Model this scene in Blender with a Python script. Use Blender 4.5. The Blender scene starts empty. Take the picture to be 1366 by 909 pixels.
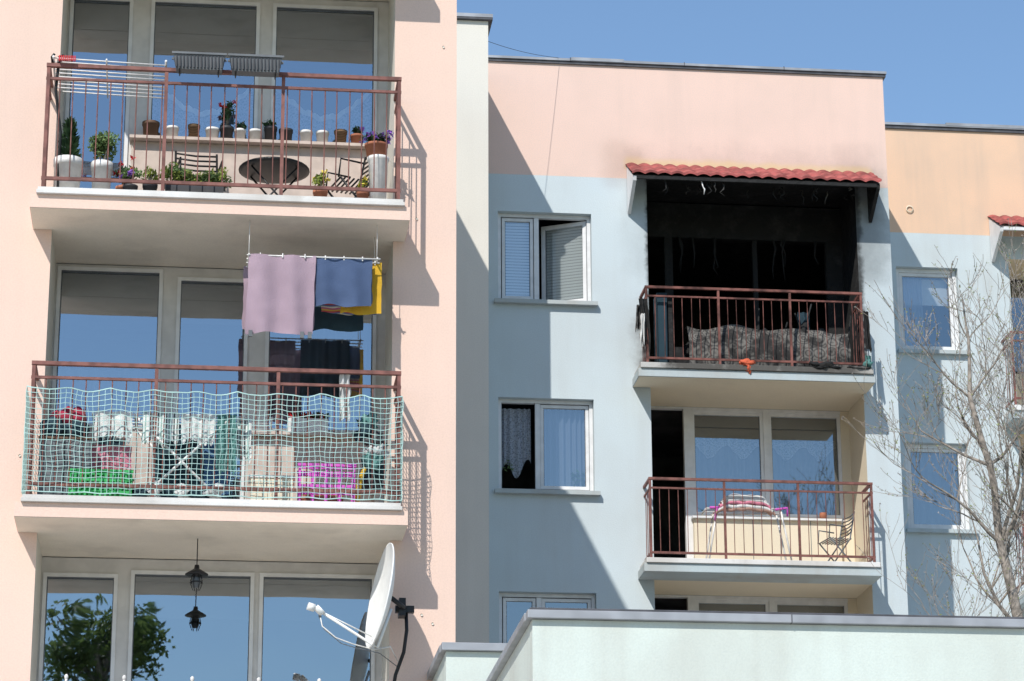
import bpy, math, random
from mathutils import Matrix, Vector, noise
random.seed(7)
rnd=random.uniform
sc=bpy.context.scene
# ------------------------------------------------------------------ materials
def S(nt,op,a,b=None,c=None,clamp=False):
    n=nt.nodes.new("ShaderNodeMath"); n.operation=op; n.use_clamp=clamp
    for i,v in enumerate((a,b,c)):
        if v is None: continue
        if hasattr(v,'is_linked'): nt.links.new(v,n.inputs[i])
        else: n.inputs[i].default_value=v
    return n.outputs[0]
def mixc(nt,f,a,b):
    n=nt.nodes.new("ShaderNodeMix"); n.data_type='RGBA'
    for i,v in ((0,f),(6,a),(7,b)):
        if hasattr(v,'is_linked'): nt.links.new(v,n.inputs[i])
        elif i==0: n.inputs[0].default_value=v
        else: n.inputs[i].default_value=(v[0],v[1],v[2],1)
    return n.outputs[2]
def tex(nt,scale,detail=3,rough=.55,vec=None):
    n=nt.nodes.new("ShaderNodeTexNoise"); n.inputs['Scale'].default_value=scale
    n.inputs['Detail'].default_value=detail; n.inputs['Roughness'].default_value=rough
    if vec is not None: nt.links.new(vec,n.inputs['Vector'])
    return n.outputs[0]
def coords(nt,sc3=None):
    n=nt.nodes.new("ShaderNodeTexCoord"); o=n.outputs['Object']
    if sc3:
        m=nt.nodes.new("ShaderNodeMapping"); m.inputs['Scale'].default_value=sc3
        nt.links.new(o,m.inputs[0]); o=m.outputs[0]
    return o
def newmat(name):
    m=bpy.data.materials.new(name); m.use_nodes=True
    return m,m.node_tree,m.node_tree.nodes['Principled BSDF']
def smooth(nt,x,a,b):
    n=nt.nodes.new("ShaderNodeMapRange"); n.interpolation_type='SMOOTHSTEP'
    nt.links.new(x,n.inputs[0]); n.inputs[1].default_value=a; n.inputs[2].default_value=b
    return n.outputs[0]
def M(name,col,rough=.6,var=.12,scale=6,metal=0,bump=0,bscale=60,spec=.3,trans=0):
    m,nt,b=newmat(name)
    c=coords(nt); f=tex(nt,scale,2,.6,c)
    f=smooth(nt,f,.3,.7)
    d=tuple(x*(1-var*1.6) for x in col); e=tuple(min(1,x*(1+var*.5)) for x in col)
    nt.links.new(mixc(nt,f,d,e),b.inputs['Base Color'])
    b.inputs['Roughness'].default_value=rough; b.inputs['Metallic'].default_value=metal
    b.inputs['Specular IOR Level'].default_value=spec
    if bump:
        bn=nt.nodes.new("ShaderNodeBump"); bn.inputs['Strength'].default_value=bump; bn.inputs['Distance'].default_value=.01
        nt.links.new(tex(nt,bscale,1,.6,c),bn.inputs['Height']); nt.links.new(bn.outputs[0],b.inputs['Normal'])
    if trans:
        out=nt.nodes['Material Output']; t=nt.nodes.new("ShaderNodeBsdfTranslucent")
        t.inputs[0].default_value=(*e,1); mx=nt.nodes.new("ShaderNodeMixShader"); mx.inputs[0].default_value=trans
        nt.links.new(b.outputs[0],mx.inputs[1]); nt.links.new(t.outputs[0],mx.inputs[2]); nt.links.new(mx.outputs[0],out.inputs[0])
    return m
def plaster(name,col,col2=None,zsplit=0,soot=None,grime=.10):
    m,nt,b=newmat(name); c=coords(nt)
    sep=nt.nodes.new("ShaderNodeSeparateXYZ"); nt.links.new(c,sep.inputs[0])
    x,y,z=sep.outputs
    if col2:
        f=S(nt,'GREATER_THAN',z,zsplit); base=mixc(nt,f,col,col2)
    else: base=mixc(nt,0.0,col,col)
    n1=smooth(nt,tex(nt,.9,3,.6,c),.35,.7)
    n2=smooth(nt,tex(nt,1,3,.65,coords(nt,(2.2,2.2,.18))),.45,.8)
    n3=tex(nt,60,0,.6,c)
    def mul(bc,f,k):
        return mixc(nt,S(nt,'MULTIPLY',f,k),bc,tuple(v*.45 for v in (.8,.72,.62)))
    base=mul(base,n1,grime*.8); base=mul(base,n2,grime)
    base=mixc(nt,S(nt,'MULTIPLY',smooth(nt,n3,.35,.7),.10),base,tuple(v*.6 for v in col))
    if soot:
        na_=tex(nt,2.2,4,.65,c); nb_=tex(nt,6,3,.65,c)
        def rectmask(x0,x1,z0,z1,fall,fine,na):
            dx=S(nt,'MAXIMUM',S(nt,'MAXIMUM',S(nt,'SUBTRACT',x0,x),S(nt,'SUBTRACT',x,x1)),0.0)
            dz=S(nt,'MAXIMUM',S(nt,'MAXIMUM',S(nt,'SUBTRACT',z0,z),S(nt,'SUBTRACT',z,z1)),0.0)
            d=S(nt,'SQRT',S(nt,'ADD',S(nt,'MULTIPLY',dx,dx),S(nt,'MULTIPLY',dz,dz)))
            d=S(nt,'ADD',d,S(nt,'MULTIPLY',S(nt,'SUBTRACT',nb_ if fine else na_,.5),na))
            mr=nt.nodes.new("ShaderNodeMapRange"); mr.interpolation_type='SMOOTHSTEP'
            nt.links.new(d,mr.inputs[0]); mr.inputs[1].default_value=fall; mr.inputs[2].default_value=0
            return mr.outputs[0]
        for (r,fall,ns,na,k,cc) in soot:
            base=mixc(nt,S(nt,'MULTIPLY',rectmask(*r,fall,ns,na),k),base,cc)
    nt.links.new(base,b.inputs['Base Color'])
    b.inputs['Roughness'].default_value=.9; b.inputs['Specular IOR Level'].default_value=.15
    bn=nt.nodes.new("ShaderNodeBump"); bn.inputs['Strength'].default_value=.3; bn.inputs['Distance'].default_value=.006
    nt.links.new(tex(nt,70,1,.7,c),bn.inputs['Height']); nt.links.new(bn.outputs[0],b.inputs['Normal'])
    return m
def glass(name,fac=.34,tint=(.9,.95,1)):
    m,nt,b=newmat(name); out=nt.nodes['Material Output']; nt.nodes.remove(b)
    g=nt.nodes.new("ShaderNodeBsdfGlossy"); g.inputs['Roughness'].default_value=.01; g.inputs[0].default_value=(*tint,1)
    t=nt.nodes.new("ShaderNodeBsdfTransparent"); t.inputs[0].default_value=(.75,.8,.82,1)
    mx=nt.nodes.new("ShaderNodeMixShader"); mx.inputs[0].default_value=fac
    bn=nt.nodes.new("ShaderNodeBump"); bn.inputs['Strength'].default_value=.07; bn.inputs['Distance'].default_value=.02
    nt.links.new(tex(nt,1.6,1,.5,coords(nt)),bn.inputs['Height']); nt.links.new(bn.outputs[0],g.inputs['Normal'])
    nt.links.new(t.outputs[0],mx.inputs[1]); nt.links.new(g.outputs[0],mx.inputs[2]); nt.links.new(mx.outputs[0],out.inputs[0])
    return m
def lace(name,col=(.75,.77,.82),dens=.6,scale=28,con=.35):
    m,nt,b=newmat(name); out=nt.nodes['Material Output']; nt.nodes.remove(b)
    b=nt.nodes.new("ShaderNodeBsdfDiffuse"); b.inputs[0].default_value=(*col,1)
    t=nt.nodes.new("ShaderNodeBsdfTransparent"); tl=nt.nodes.new("ShaderNodeBsdfTranslucent"); tl.inputs[0].default_value=(*col,1)
    m1=nt.nodes.new("ShaderNodeMixShader"); m1.inputs[0].default_value=.35
    nt.links.new(b.outputs[0],m1.inputs[1]); nt.links.new(tl.outputs[0],m1.inputs[2])
    m2=nt.nodes.new("ShaderNodeMixShader")
    if con:
        v=nt.nodes.new("ShaderNodeTexVoronoi"); v.inputs['Scale'].default_value=scale; nt.links.new(coords(nt),v.inputs['Vector'])
        f=smooth(nt,v.outputs['Distance'],.25,.6)
        f=S(nt,'MULTIPLY_ADD',f,con,dens-con*.4,clamp=True); nt.links.new(f,m2.inputs[0])
    else: m2.inputs[0].default_value=dens
    nt.links.new(t.outputs[0],m2.inputs[1]); nt.links.new(m1.outputs[0],m2.inputs[2]); nt.links.new(m2.outputs[0],out.inputs[0])
    return m
def stripes(name,cols,scale,axis='x'):
    m,nt,b=newmat(name); c=coords(nt); sep=nt.nodes.new("ShaderNodeSeparateXYZ"); nt.links.new(c,sep.inputs[0])
    v=S(nt,'FRACT',S(nt,'MULTIPLY',sep.outputs['xyz'.index(axis)],scale))
    r=nt.nodes.new("ShaderNodeValToRGB"); r.color_ramp.interpolation='CONSTANT'
    while len(r.color_ramp.elements)<len(cols): r.color_ramp.elements.new(.5)
    for i,cc in enumerate(cols):
        r.color_ramp.elements[i].position=i/len(cols); r.color_ramp.elements[i].color=(*cc,1)
    nt.links.new(v,r.inputs[0]); nt.links.new(r.outputs[0],b.inputs['Base Color']); b.inputs['Roughness'].default_value=.9
    return m
PINK=(.765,.565,.47)
mPink=plaster("pink_plaster",PINK)
mCream=plaster("cream_plaster",(.70,.67,.60))
mCeil=plaster("balcony_soffit_plaster",(.84,.76,.64),grime=.3)
mPanel=M("parapet_panel_pinkish",(.56,.46,.40),.8,.08)
BLUE=(.55,.62,.645)
sootlist=[((6.4,9.4,14.8,16.1),.6,0,.7,.22,(.10,.09,.085)),
          ((6.34,9.43,13.0,16.05),.09,1,.14,.93,(.02,.018,.017)),
          ((9.45,9.60,14.8,15.95),.45,0,.5,.42,(.10,.11,.115)),
          ((9.45,9.95,13.0,15.9),.3,0,.3,.12,(.12,.13,.13)),
          ((6.05,9.6,16.20,16.25),.12,0,.14,.5,(.72,.52,.22)),
          ((6.24,6.3,13.25,13.7),.28,1,.30,.42,(.09,.07,.06)),
          ((6.26,6.3,13.2,13.6),.12,1,.18,.92,(.02,.018,.016)),
          ((9.35,9.44,13.05,14.0),.12,1,.22,.65,(.05,.045,.04)),
          ((9.3,9.6,16.1,16.5),.3,0,.3,.14,(.25,.2,.18)),
          ((5.9,6.05,16.1,16.3),.4,0,.35,.26,(.28,.16,.11))]
mBlue=plaster("blue_plaster_with_soot",BLUE,(.755,.55,.465),16.0,soot=sootlist,grime=.14)
mBlue2=plaster("blue_orange_plaster",BLUE,(.76,.51,.35),16.23,grime=.24)
mBluePl=plaster("pale_blue_plaster",BLUE)
mCream2=plaster("loggia_beige_plaster",(.74,.65,.50))
mSoot,nt,b=newmat("charred_soot"); 
c=coords(nt); f=smooth(nt,tex(nt,2.3,4,.7,c),.5,.78)
nt.links.new(mixc(nt,f,(.007,.007,.007),(.038,.036,.036)),b.inputs['Base Color']); b.inputs['Roughness'].default_value=.85
bn=nt.nodes.new("ShaderNodeBump"); bn.inputs['Strength'].default_value=.8; bn.inputs['Distance'].default_value=.03
nt.links.new(tex(nt,7,2,.7,c),bn.inputs['Height']); nt.links.new(bn.outputs[0],b.inputs['Normal'])
mAsh=M("ash_debris",(.10,.095,.09),.9,.5,9,bump=.8,bscale=30)
mMatt,nt,b=newmat("charred_patterned_mattress"); c=coords(nt)
v=nt.nodes.new("ShaderNodeTexVoronoi"); v.inputs['Scale'].default_value=5.2; v.inputs['Randomness'].default_value=.45; nt.links.new(c,v.inputs['Vector'])
ring=S(nt,'ABSOLUTE',S(nt,'SINE',S(nt,'MULTIPLY',v.outputs['Distance'],17.0)))
col=mixc(nt,ring,(.04,.038,.036),(.16,.15,.135)); col=mixc(nt,smooth(nt,tex(nt,3.5,4,.7,c),.42,.62),col,(.018,.017,.016))
nt.links.new(col,b.inputs['Base Color']); b.inputs['Roughness'].default_value=.95
mConc=plaster("white_ledge_concrete",(.72,.71,.69),grime=.55)
mBurntLedge=plaster("sooty_ledge",(.50,.50,.48),soot=[((6.6,9.1,12.9,13.2),.35,1,.6,.85,(.04,.035,.03))],grime=.6)
mFasciaBlue=plaster("blue_fascia",(.46,.53,.55),grime=.5)
mRail=M("railing_redbrown_paint",(.21,.088,.072),.55,.25,9)
mRailB=M("burnt_railing_paint",(.19,.075,.06),.7,.45,5)
mWhite=M("white_pvc",(.72,.72,.72),.4,.06)
mGreyFr=M("grey_window_frame",(.62,.60,.575),.5,.06)
mGlass=glass("window_glass",.38,(.80,.90,1))
mGlassB=glass("window_glass_blue",.28,(.85,.93,1))
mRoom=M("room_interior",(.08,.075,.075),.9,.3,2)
mPaneTop=M("dark_pane_top_strip",(.045,.043,.04),.9,.1)  # dark strips set behind the tops of the panes
mBlind=stripes("venetian_blind",[(.68,.66,.62),(.68,.66,.62),(.68,.66,.62),(.28,.27,.26)],22,'z')
mLace=lace("lace_curtain",(.70,.75,.85),.5,45,.3)
mSheer=lace("sheer_curtain",(.55,.60,.75),.42,9,0)
mMetal=M("roof_flashing_metal",(.36,.37,.39),.45,.15,3,metal=.3)
mDarkMetal=M("dark_flashing",(.09,.09,.10),.5,.2)
mBlack=M("black_metal",(.02,.02,.022),.4,.2)
mTile=M("red_roof_tile",(.36,.085,.075),.6,.3,5)
mGreenW=plaster("mint_plaster",(.60,.66,.61),grime=.35)
mGravel=M("bounce_roof_gravel",(.42,.41,.39),.9,.2,8)  # pale tone given to the unseen annex roof to bounce light upward
mBark=M("bark",(.34,.30,.26),.9,.3,12)
mLeaf=M("leaf_green",(.11,.20,.04),.6,.35,3,trans=.35)
mLeafT=M("street_tree_leaf",(.16,.22,.06),.6,.4,2,trans=.4)
mLeaf2=M("leaf_dark",(.055,.11,.045),.7,.35,9,trans=.2)
mLeaf3=M("leaf_lime",(.30,.36,.08),.6,.3,9,trans=.3)
mLeafY=M("herb_green",(.18,.27,.10),.7,.35,9,trans=.2)
mRed=M("red_flower",(.6,.03,.04),.6); mPurp=M("violet_flower",(.28,.12,.5),.6); mYel=M("yellow_flower",(.75,.6,.1),.6)
mPotW=M("white_pot",(.75,.73,.70),.45,.1,12); mTerra=M("terracotta",(.42,.16,.09),.7,.2); mPotD=M("dark_pot",(.05,.05,.055),.5)
mWick=stripes("wicker",[(.25,.15,.08),(.10,.06,.03)],60,'z'); mBrown=M("brown_pot",(.14,.08,.05),.6)
mGrey=M("grey_plastic",(.14,.15,.16),.5)
def clothM(n,c): return M(n,c,.95,.08,3,bump=.5,bscale=120,trans=.15)
mLav=clothM("lavender_towel",(.42,.31,.37)); mNavy=clothM("slate_blue_towel",(.08,.12,.22)); mYelT=clothM("yellow_towel",(.70,.42,.04))
mStr=stripes("striped_towel",[(.6,.1,.1),(.75,.5,.1),(.6,.15,.3),(.7,.7,.6),(.15,.2,.4)],14,'z')
mWhC=clothM("white_cloth",(.74,.74,.72)); mRedC=clothM("crimson_cloth",(.42,.04,.08)); mPinkC=clothM("pink_cloth",(.70,.25,.34)); mGrC=clothM("teal_cloth",(.12,.28,.26))
mTeal=clothM("dark_teal_cloth",(.03,.06,.08)); mPat=stripes("patterned_cloth",[(.72,.72,.7),(.1,.12,.12),(.72,.72,.7),(.3,.42,.38),(.7,.7,.68)],14,'x')
mBrn=clothM("brown_print_cloth",(.40,.25,.20)); mBlueC=clothM("blue_cloth",(.10,.22,.42))
mGreen=M("green_crate",(.05,.42,.12),.5); mMag=M("magenta_crate",(.62,.10,.50),.5); mNet=M("balcony_net_twine",(.42,.62,.58),.6)
mDish=M("dish_white",(.78,.78,.76),.45,.05); mOrange=clothM("orange_rag",(.75,.16,.08))
mGround,nt,b=newmat("grass_ground"); nt.links.new(mixc(nt,smooth(nt,tex(nt,.4,3,.6,coords(nt)),.4,.6),(.10,.14,.05),(.22,.21,.13)),b.inputs['Base Color']); b.inputs['Roughness'].default_value=.95
mPave=M("bounce_pavement_concrete",(.50,.48,.45),.9,.12,3)  # out-of-view paving, lightened to bounce light up under the balconies
# ------------------------------------------------------------------ mesh builder
class MB:
    def __init__(s): s.v=[];s.f=[];s.m=[];s.mats=[];s.sm=[]
    def mi(s,m):
        if m not in s.mats: s.mats.append(m)
        return s.mats.index(m)
    def poly(s,pts,m,sm=False):
        i=len(s.v); s.v+=[tuple(p) for p in pts]; s.f.append(list(range(i,i+len(pts)))); s.m.append(s.mi(m)); s.sm.append(sm)
    def box(s,x0,x1,y0,y1,z0,z1,m,T=None):
        P=[(x0,y0,z0),(x1,y0,z0),(x1,y1,z0),(x0,y1,z0),(x0,y0,z1),(x1,y0,z1),(x1,y1,z1),(x0,y1,z1)]
        if T: P=[tuple(T@Vector(p)) for p in P]
        i=len(s.v); s.v+=P
        for q in ((0,3,2,1),(4,5,6,7),(0,1,5,4),(1,2,6,5),(2,3,7,6),(3,0,4,7)):
            s.f.append([i+k for k in q]); s.m.append(s.mi(m)); s.sm.append(False)
    def tube(s,pts,r,m,n=6,cap=True):
        pts=[Vector(p) for p in pts]; rs=r if isinstance(r,(list,tuple)) else [r]*len(pts)
        i0=len(s.v); mi=s.mi(m); a=None
        for k,p in enumerate(pts):
            d=(pts[min(k+1,len(pts)-1)]-pts[max(k-1,0)]).normalized()
            if a is None:
                a=d.orthogonal().normalized()
            else:
                a=(a-d*a.dot(d)); a=a.normalized() if a.length>1e-5 else d.orthogonal().normalized()
            bb=d.cross(a)
            for j in range(n):
                t=2*math.pi*j/n; s.v.append(tuple(p+(a*math.cos(t)+bb*math.sin(t))*rs[k]))
        for k in range(len(pts)-1):
            for j in range(n):
                s.f.append([i0+k*n+j,i0+k*n+(j+1)%n,i0+(k+1)*n+(j+1)%n,i0+(k+1)*n+j]); s.m.append(mi); s.sm.append(n>4)
        if cap:
            s.f.append([i0+j for j in range(n)][::-1]); s.m.append(mi); s.sm.append(False)
            s.f.append([i0+(len(pts)-1)*n+j for j in range(n)]); s.m.append(mi); s.sm.append(False)
    def lathe(s,prof,c,m,n=20,T=None):
        i0=len(s.v); mi=s.mi(m)
        for (r,z) in prof:
            for j in range(n):
                t=2*math.pi*j/n; p=Vector((r*math.cos(t),r*math.sin(t),z))
                if T: p=T@p
                s.v.append(tuple(p+Vector(c)))
        for k in range(len(prof)-1):
            for j in range(n):
                s.f.append([i0+k*n+j,i0+k*n+(j+1)%n,i0+(k+1)*n+(j+1)%n,i0+(k+1)*n+j]); s.m.append(mi); s.sm.append(True)
    def sheet(s,fn,nu,nv,m,sm=True):
        i0=len(s.v); mi=s.mi(m)
        for a in range(nu+1):
            for bq in range(nv+1): s.v.append(tuple(fn(a/nu,bq/nv)))
        for a in range(nu):
            for bq in range(nv):
                q=i0+a*(nv+1)+bq; s.f.append([q,q+nv+1,q+nv+2,q+1]); s.m.append(mi); s.sm.append(sm)
    def leaves(s,c,rad,n,size,m,shell=.3):
        c=Vector(c)
        for _ in range(n):
            d=Vector((rnd(-1,1),rnd(-1,1),rnd(-1,1)))
            if d.length>1 or d.length<.01: d=d.normalized()*rnd(.3,1)
            r=max(d.length,shell)
            d=d.normalized()*r
            p=c+Vector((d.x*rad[0],d.y*rad[1],d.z*rad[2]))
            u=Vector((rnd(-1,1),rnd(-1,1),rnd(-1,1))).normalized(); w=u.orthogonal().normalized()
            q=size*rnd(.6,1.3)
            s.poly([p-u*q,p+w*q*.5,p+u*q,p-w*q*.5],m)
    def lump(s,c,r,m,seed=0,amp=.35,n=10):
        c=Vector(c)
        def fn(u,v):
            th=u*2*math.pi; ph=v*math.pi
            d=Vector((math.cos(th)*math.sin(ph),math.sin(th)*math.sin(ph),math.cos(ph)))
            k=1+amp*noise.noise(d*1.6+Vector((seed*3.1,seed,0)))*1.6
            return c+Vector((d.x*r[0]*k,d.y*r[1]*k,d.z*r[2]*k))
        s.sheet(fn,n*2,n,m)
    def build(s,name,parent=None,bevel=0):
        me=bpy.data.meshes.new(name); me.from_pydata(s.v,[],s.f)
        for mt in s.mats: me.materials.append(mt)
        me.polygons.foreach_set('material_index',s.m); me.polygons.foreach_set('use_smooth',s.sm); me.update()
        o=bpy.data.objects.new(name,me); sc.collection.objects.link(o)
        if parent: o.parent=parent
        if bevel:
            bv=o.modifiers.new('b','BEVEL'); bv.width=bevel; bv.segments=2; bv.limit_method='ANGLE'
        return o
def empty(name):
    o=bpy.data.objects.new(name,None); sc.collection.objects.link(o); return o
def wall(mb,x0,x1,z0,z1,y,holes,m,rev):
    xs=sorted({x0,x1}|{h[0] for h in holes}|{h[1] for h in holes}); zs=sorted({z0,z1}|{h[2] for h in holes}|{h[3] for h in holes})
    xs=[x for x in xs if x0<=x<=x1]; zs=[z for z in zs if z0<=z<=z1]
    for i in range(len(xs)-1):
        for j in range(len(zs)-1):
            cx=(xs[i]+xs[i+1])/2; cz=(zs[j]+zs[j+1])/2
            if any(h[0]<cx<h[1] and h[2]<cz<h[3] for h in holes): continue
            mb.poly([(xs[i],y,zs[j]),(xs[i+1],y,zs[j]),(xs[i+1],y,zs[j+1]),(xs[i],y,zs[j+1])],m)
    for h in holes:
        a,b_,c_,d,dep,mm=h; mm=mm or rev
        mb.poly([(a,y,c_),(a,y+dep,c_),(a,y+dep,d),(a,y,d)],mm); mb.poly([(b_,y,c_),(b_,y,d),(b_,y+dep,d),(b_,y+dep,c_)],mm)
        mb.poly([(a,y,d),(b_,y,d),(b_,y+dep,d),(a,y+dep,d)],mm); mb.poly([(a,y,c_),(a,y+dep,c_),(b_,y+dep,c_),(b_,y,c_)],mm)
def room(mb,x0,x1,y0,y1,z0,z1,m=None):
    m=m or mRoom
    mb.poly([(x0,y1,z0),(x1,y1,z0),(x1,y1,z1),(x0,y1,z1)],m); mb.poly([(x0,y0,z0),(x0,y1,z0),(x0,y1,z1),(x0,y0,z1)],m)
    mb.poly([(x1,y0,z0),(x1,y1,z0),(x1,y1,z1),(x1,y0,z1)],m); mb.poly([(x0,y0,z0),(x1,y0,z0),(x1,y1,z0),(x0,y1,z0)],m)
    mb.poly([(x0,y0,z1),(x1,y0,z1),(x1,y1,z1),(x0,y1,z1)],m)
def frame(mb,x0,x1,z0,z1,y,w,m,d=.06,gl=None,T=None):
    mb.box(x0,x0+w,y,y+d,z0,z1,m,T); mb.box(x1-w,x1,y,y+d,z0,z1,m,T)
    mb.box(x0+w,x1-w,y,y+d,z0,z0+w,m,T); mb.box(x0+w,x1-w,y,y+d,z1-w,z1,m,T)
    g=mGrey; e=.008
    mb.box(x0+w,x0+w+e,y+d*.3,y+d*.6,z0+w,z1-w,g,T); mb.box(x1-w-e,x1-w,y+d*.3,y+d*.6,z0+w,z1-w,g,T)
    if gl:
        P=[(x0+w,y+d/2,z0+w),(x1-w,y+d/2,z0+w),(x1-w,y+d/2,z1-w),(x0+w,y+d/2,z1-w)]
        if T: P=[tuple(T@Vector(p)) for p in P]
        mb.poly(P,gl)
def curtain(mb,x0,x1,y,z0,z1,m,folds=9,amp=.025,top=None,bot=None):
    def fn(u,v):
        zt=z1 if top is None else top(u); zb=z0 if bot is None else bot(u)
        return (x0+(x1-x0)*u,y+amp*math.sin(u*folds*6.28+math.sin(u*7)*1.5),zb+(zt-zb)*v)
    mb.sheet(fn,max(24,folds*8),4,m)
# ------------------------------------------------------------------ railing
def railing(name,x0,x1,yf,yw,z0,z1,m,posts=3,sp=.118,second=.15):
    mb=MB()
    def seg(p,q,w,h):
        p=Vector(p);q=Vector(q)
        if abs(p.x-q.x)>abs(p.y-q.y): mb.box(p.x,q.x,p.y-w/2,p.y+w/2,p.z-h/2,p.z+h/2,m)
        else: mb.box(p.x-w/2,p.x+w/2,p.y,q.y,p.z-h/2,p.z+h/2,m)
    for z,w,h in ((z1-.018,.045,.034),(z1-second,.026,.024),(z0+.03,.028,.03)):
        seg((x0-.02,yf,z),(x1+.02,yf,z),w,h)
        for x in (x0,x1): seg((x,yf+.024,z),(x,yw,z),w*.8,h)
    for i in range(posts+1):
        x=x0+(x1-x0)*i/posts
        mb.box(x-.016,x+.016,yf-.015,yf+.017,z0-.16,z1-.036,m)
        mb.box(x-.032,x+.032,yf-.03,yf+.03,z0-.1,z0-.085,m)
    n=round((x1-x0)/sp)
    for i in range(1,n):
        x=x0+(x1-x0)*i/n+rnd(-.005,.005)
        mb.tube([(x,yf,z0+.04),(x+rnd(-.005,.005),yf,z1-second-.01)],.006,m,5,False)
    k=max(2,round((yw-yf)/sp))
    for x in (x0,x1):
        for i in range(1,k):
            y=yf+(yw-yf)*i/k; mb.tube([(x,y,z0+.04),(x,y,z1-second-.01)],.006,m,5,False)
    return mb.build(name)
# ------------------------------------------------------------------ PINK BUILDING
YP=24.7; YPR=24.2; YPG=25.65; H=2.9
pink=empty("apartment_building")
mb=MB(); holes=[]
RX0,RX1=-1.46,1.73
for k in range(-1,4):
    zb=10.39-H*k
    holes.append((RX0,RX1,zb-H+.15,zb,1.0,None))
wall(mb,-9,2.33,0,16.45,YP,holes,mPink,mCream)
for p in ([(2.33,YP,0),(2.33,36,0),(2.33,36,16.45),(2.33,YP,16.45)],[(-9,YP,0),(-9,36,0),(-9,36,16.45),(-9,YP,16.45)],[(-9,36,0),(2.33,36,0),(2.33,36,16.45),(-9,36,16.45)],[(-9,YP,16.45),(2.33,YP,16.45),(2.33,36,16.45),(-9,36,16.45)]): mb.poly(p,mPink)
mb.build("walls",pink)
mb=MB()
mb.box(-9.1,2.40,YP-.07,36.1,16.455,16.53,mMetal); mb.build("roof_edge",pink)
mb=MB()
for k in range(-1,4):
    z=10.39-H*k
    mb.box(-1.635,1.845,YPR-.09,YP-.003,z,z+.13,mPink)
    mb.box(-1.63,1.84,YPR-.085,YP-.003,z-.004,z-.001,mCeil)
    mb.poly([(RX0,YP,z-.002),(RX1,YP,z-.002),(RX1,YPG,z-.002),(RX0,YPG,z-.002)],mCeil)
    mb.box(-1.58,1.79,YPR-.13,YP-.003,z+.131,z+.165,mConc); mb.box(-1.57,1.78,YPR-.10,YP-.004,z+.166,z+.20,mConc)
    mb.box(RX0+.002,RX1-.002,YP,YPG-.01,z+.152,z+.20,mConc)
mb.build("balcony_slabs",pink,.006)
mb=MB()
def pinkwin(z0,zt,spec,panel=None):
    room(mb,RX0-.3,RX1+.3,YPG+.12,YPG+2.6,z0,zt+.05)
    prev=RX0
    for (a,b_,c_,d) in spec:
        mb.box(prev,a,YPG,YPG+.10,z0,zt,mGreyFr)
        mb.box(a,b_,YPG+.003,YPG+.10,d,zt,mGreyFr)
        if c_>z0: mb.box(a,b_,YPG+.004,YPG+.10,z0,c_,panel or mGreyFr)
        for (p,q,r,s) in ((a,a+.035,c_,d),(b_-.035,b_,c_,d),(a+.035,b_-.035,d-.035,d),(a+.035,b_-.035,c_,c_+.035)): mb.box(p,q,YPG-.018,YPG+.06,r,s,mWhite)
        for (p,q,r,s) in ((a+.035,a+.043,c_+.035,d-.035),(b_-.043,b_-.035,c_+.035,d-.035),(a+.043,b_-.043,d-.043,d-.035)): mb.box(p,q,YPG+.0,YPG+.028,r,s,mGrey)
        mb.poly([(a+.035,YPG+.03,c_+.035),(b_-.035,YPG+.03,c_+.035),(b_-.035,YPG+.03,d-.035),(a+.035,YPG+.03,d-.035)],mGlass)
        prev=b_
    mb.box(prev,RX1,YPG,YPG+.10,z0,zt,mGreyFr)
pinkwin(10.59,13.28,[(-1.44,-.82,10.7,13.20),(-.64,.44,11.70,13.21),(.57,1.62,11.70,13.21)],mPanel)
pinkwin(7.69,10.38,[(-1.44,-.43,8.75,10.35),(-.29,.40,7.8,10.28),(.57,1.64,8.75,10.33)],mPanel)
pinkwin(4.79,7.48,[(-1.44,-.75,4.9,7.33),(-.63,.52,5.8,7.37),(.57,1.66,5.8,7.37)],mPanel)
mb.box(-.78,1.60,YPG-.13,YPG-.02,10.6,11.625,mPanel); mb.box(-.80,1.62,YPG-.22,YPG-.019,11.63,11.66,mPanel)
mb.box(.42,1.60,YPG-.13,YPG-.02,7.7,8.665,mPanel); mb.box(.40,1.62,YPG-.22,YPG-.019,8.67,8.70,mPanel)
mb.box(.2,1.64,YPG-.13,YPG-.02,4.8,5.76,mPanel)
for (a,b_,z) in ((-1.4,-.85,13.15),(-.6,.4,13.15),(.6,1.58,13.15),(-1.4,-.46,10.3),(-.25,.36,10.2),(.6,1.6,10.3),(-1.4,-.8,7.3),(-.6,.48,7.3),(.6,1.6,7.3)):
    mb.box(a,b_,YPG+.13,YPG+.15,z-.35,z+.03,mPaneTop)
for (a,b_,z) in ((-.6,.42,11.72),(.6,1.6,11.72)):
    tp=lambda u,z=z:z+.70-.34*math.sin(3.14*u)+.02*abs(math.sin(u*40))
    curtain(mb,a,b_,YPG+.2,z,z+.4,mLace,7,.03,top=tp)
    curtain(mb,a,b_,YPG+.19,z,z+.4,mWhC,7,.03,top=lambda u,tp=tp:tp(u)+.015,bot=lambda u,tp=tp:tp(u)-.03-.025*abs(math.sin(u*40)))
curtain(mb,.6,1.6,YPG+.25,8.8,10.2,mSheer,9); curtain(mb,-1.4,-.5,YPG+.25,8.8,9.4,mSheer,7)
mb.build("windows",pink)
mb=MB()
for (x,z) in ((1.95,10.62),(2.02,6.8),(2.12,6.72),(-1.65,8.2),(2.2,12.4)):
    mb.lathe([(0,0),(.011,0),(.012,.003),(.012,.006)],(x,YP-.005,z),mCream,10,Matrix.Rotation(math.radians(90),3,'X'))
mb.build("wall_plugs",pink)
railing("balcony_railing",-1.53,1.74,YPR,YP,10.68,11.85,mRail)
railing("balcony_railing",-1.53,1.76,YPR,YP,7.78,8.95,mRail)
railing("balcony_railing",-1.53,1.76,YPR,YP,4.88,6.03,mRail)
mb=MB()
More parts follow.
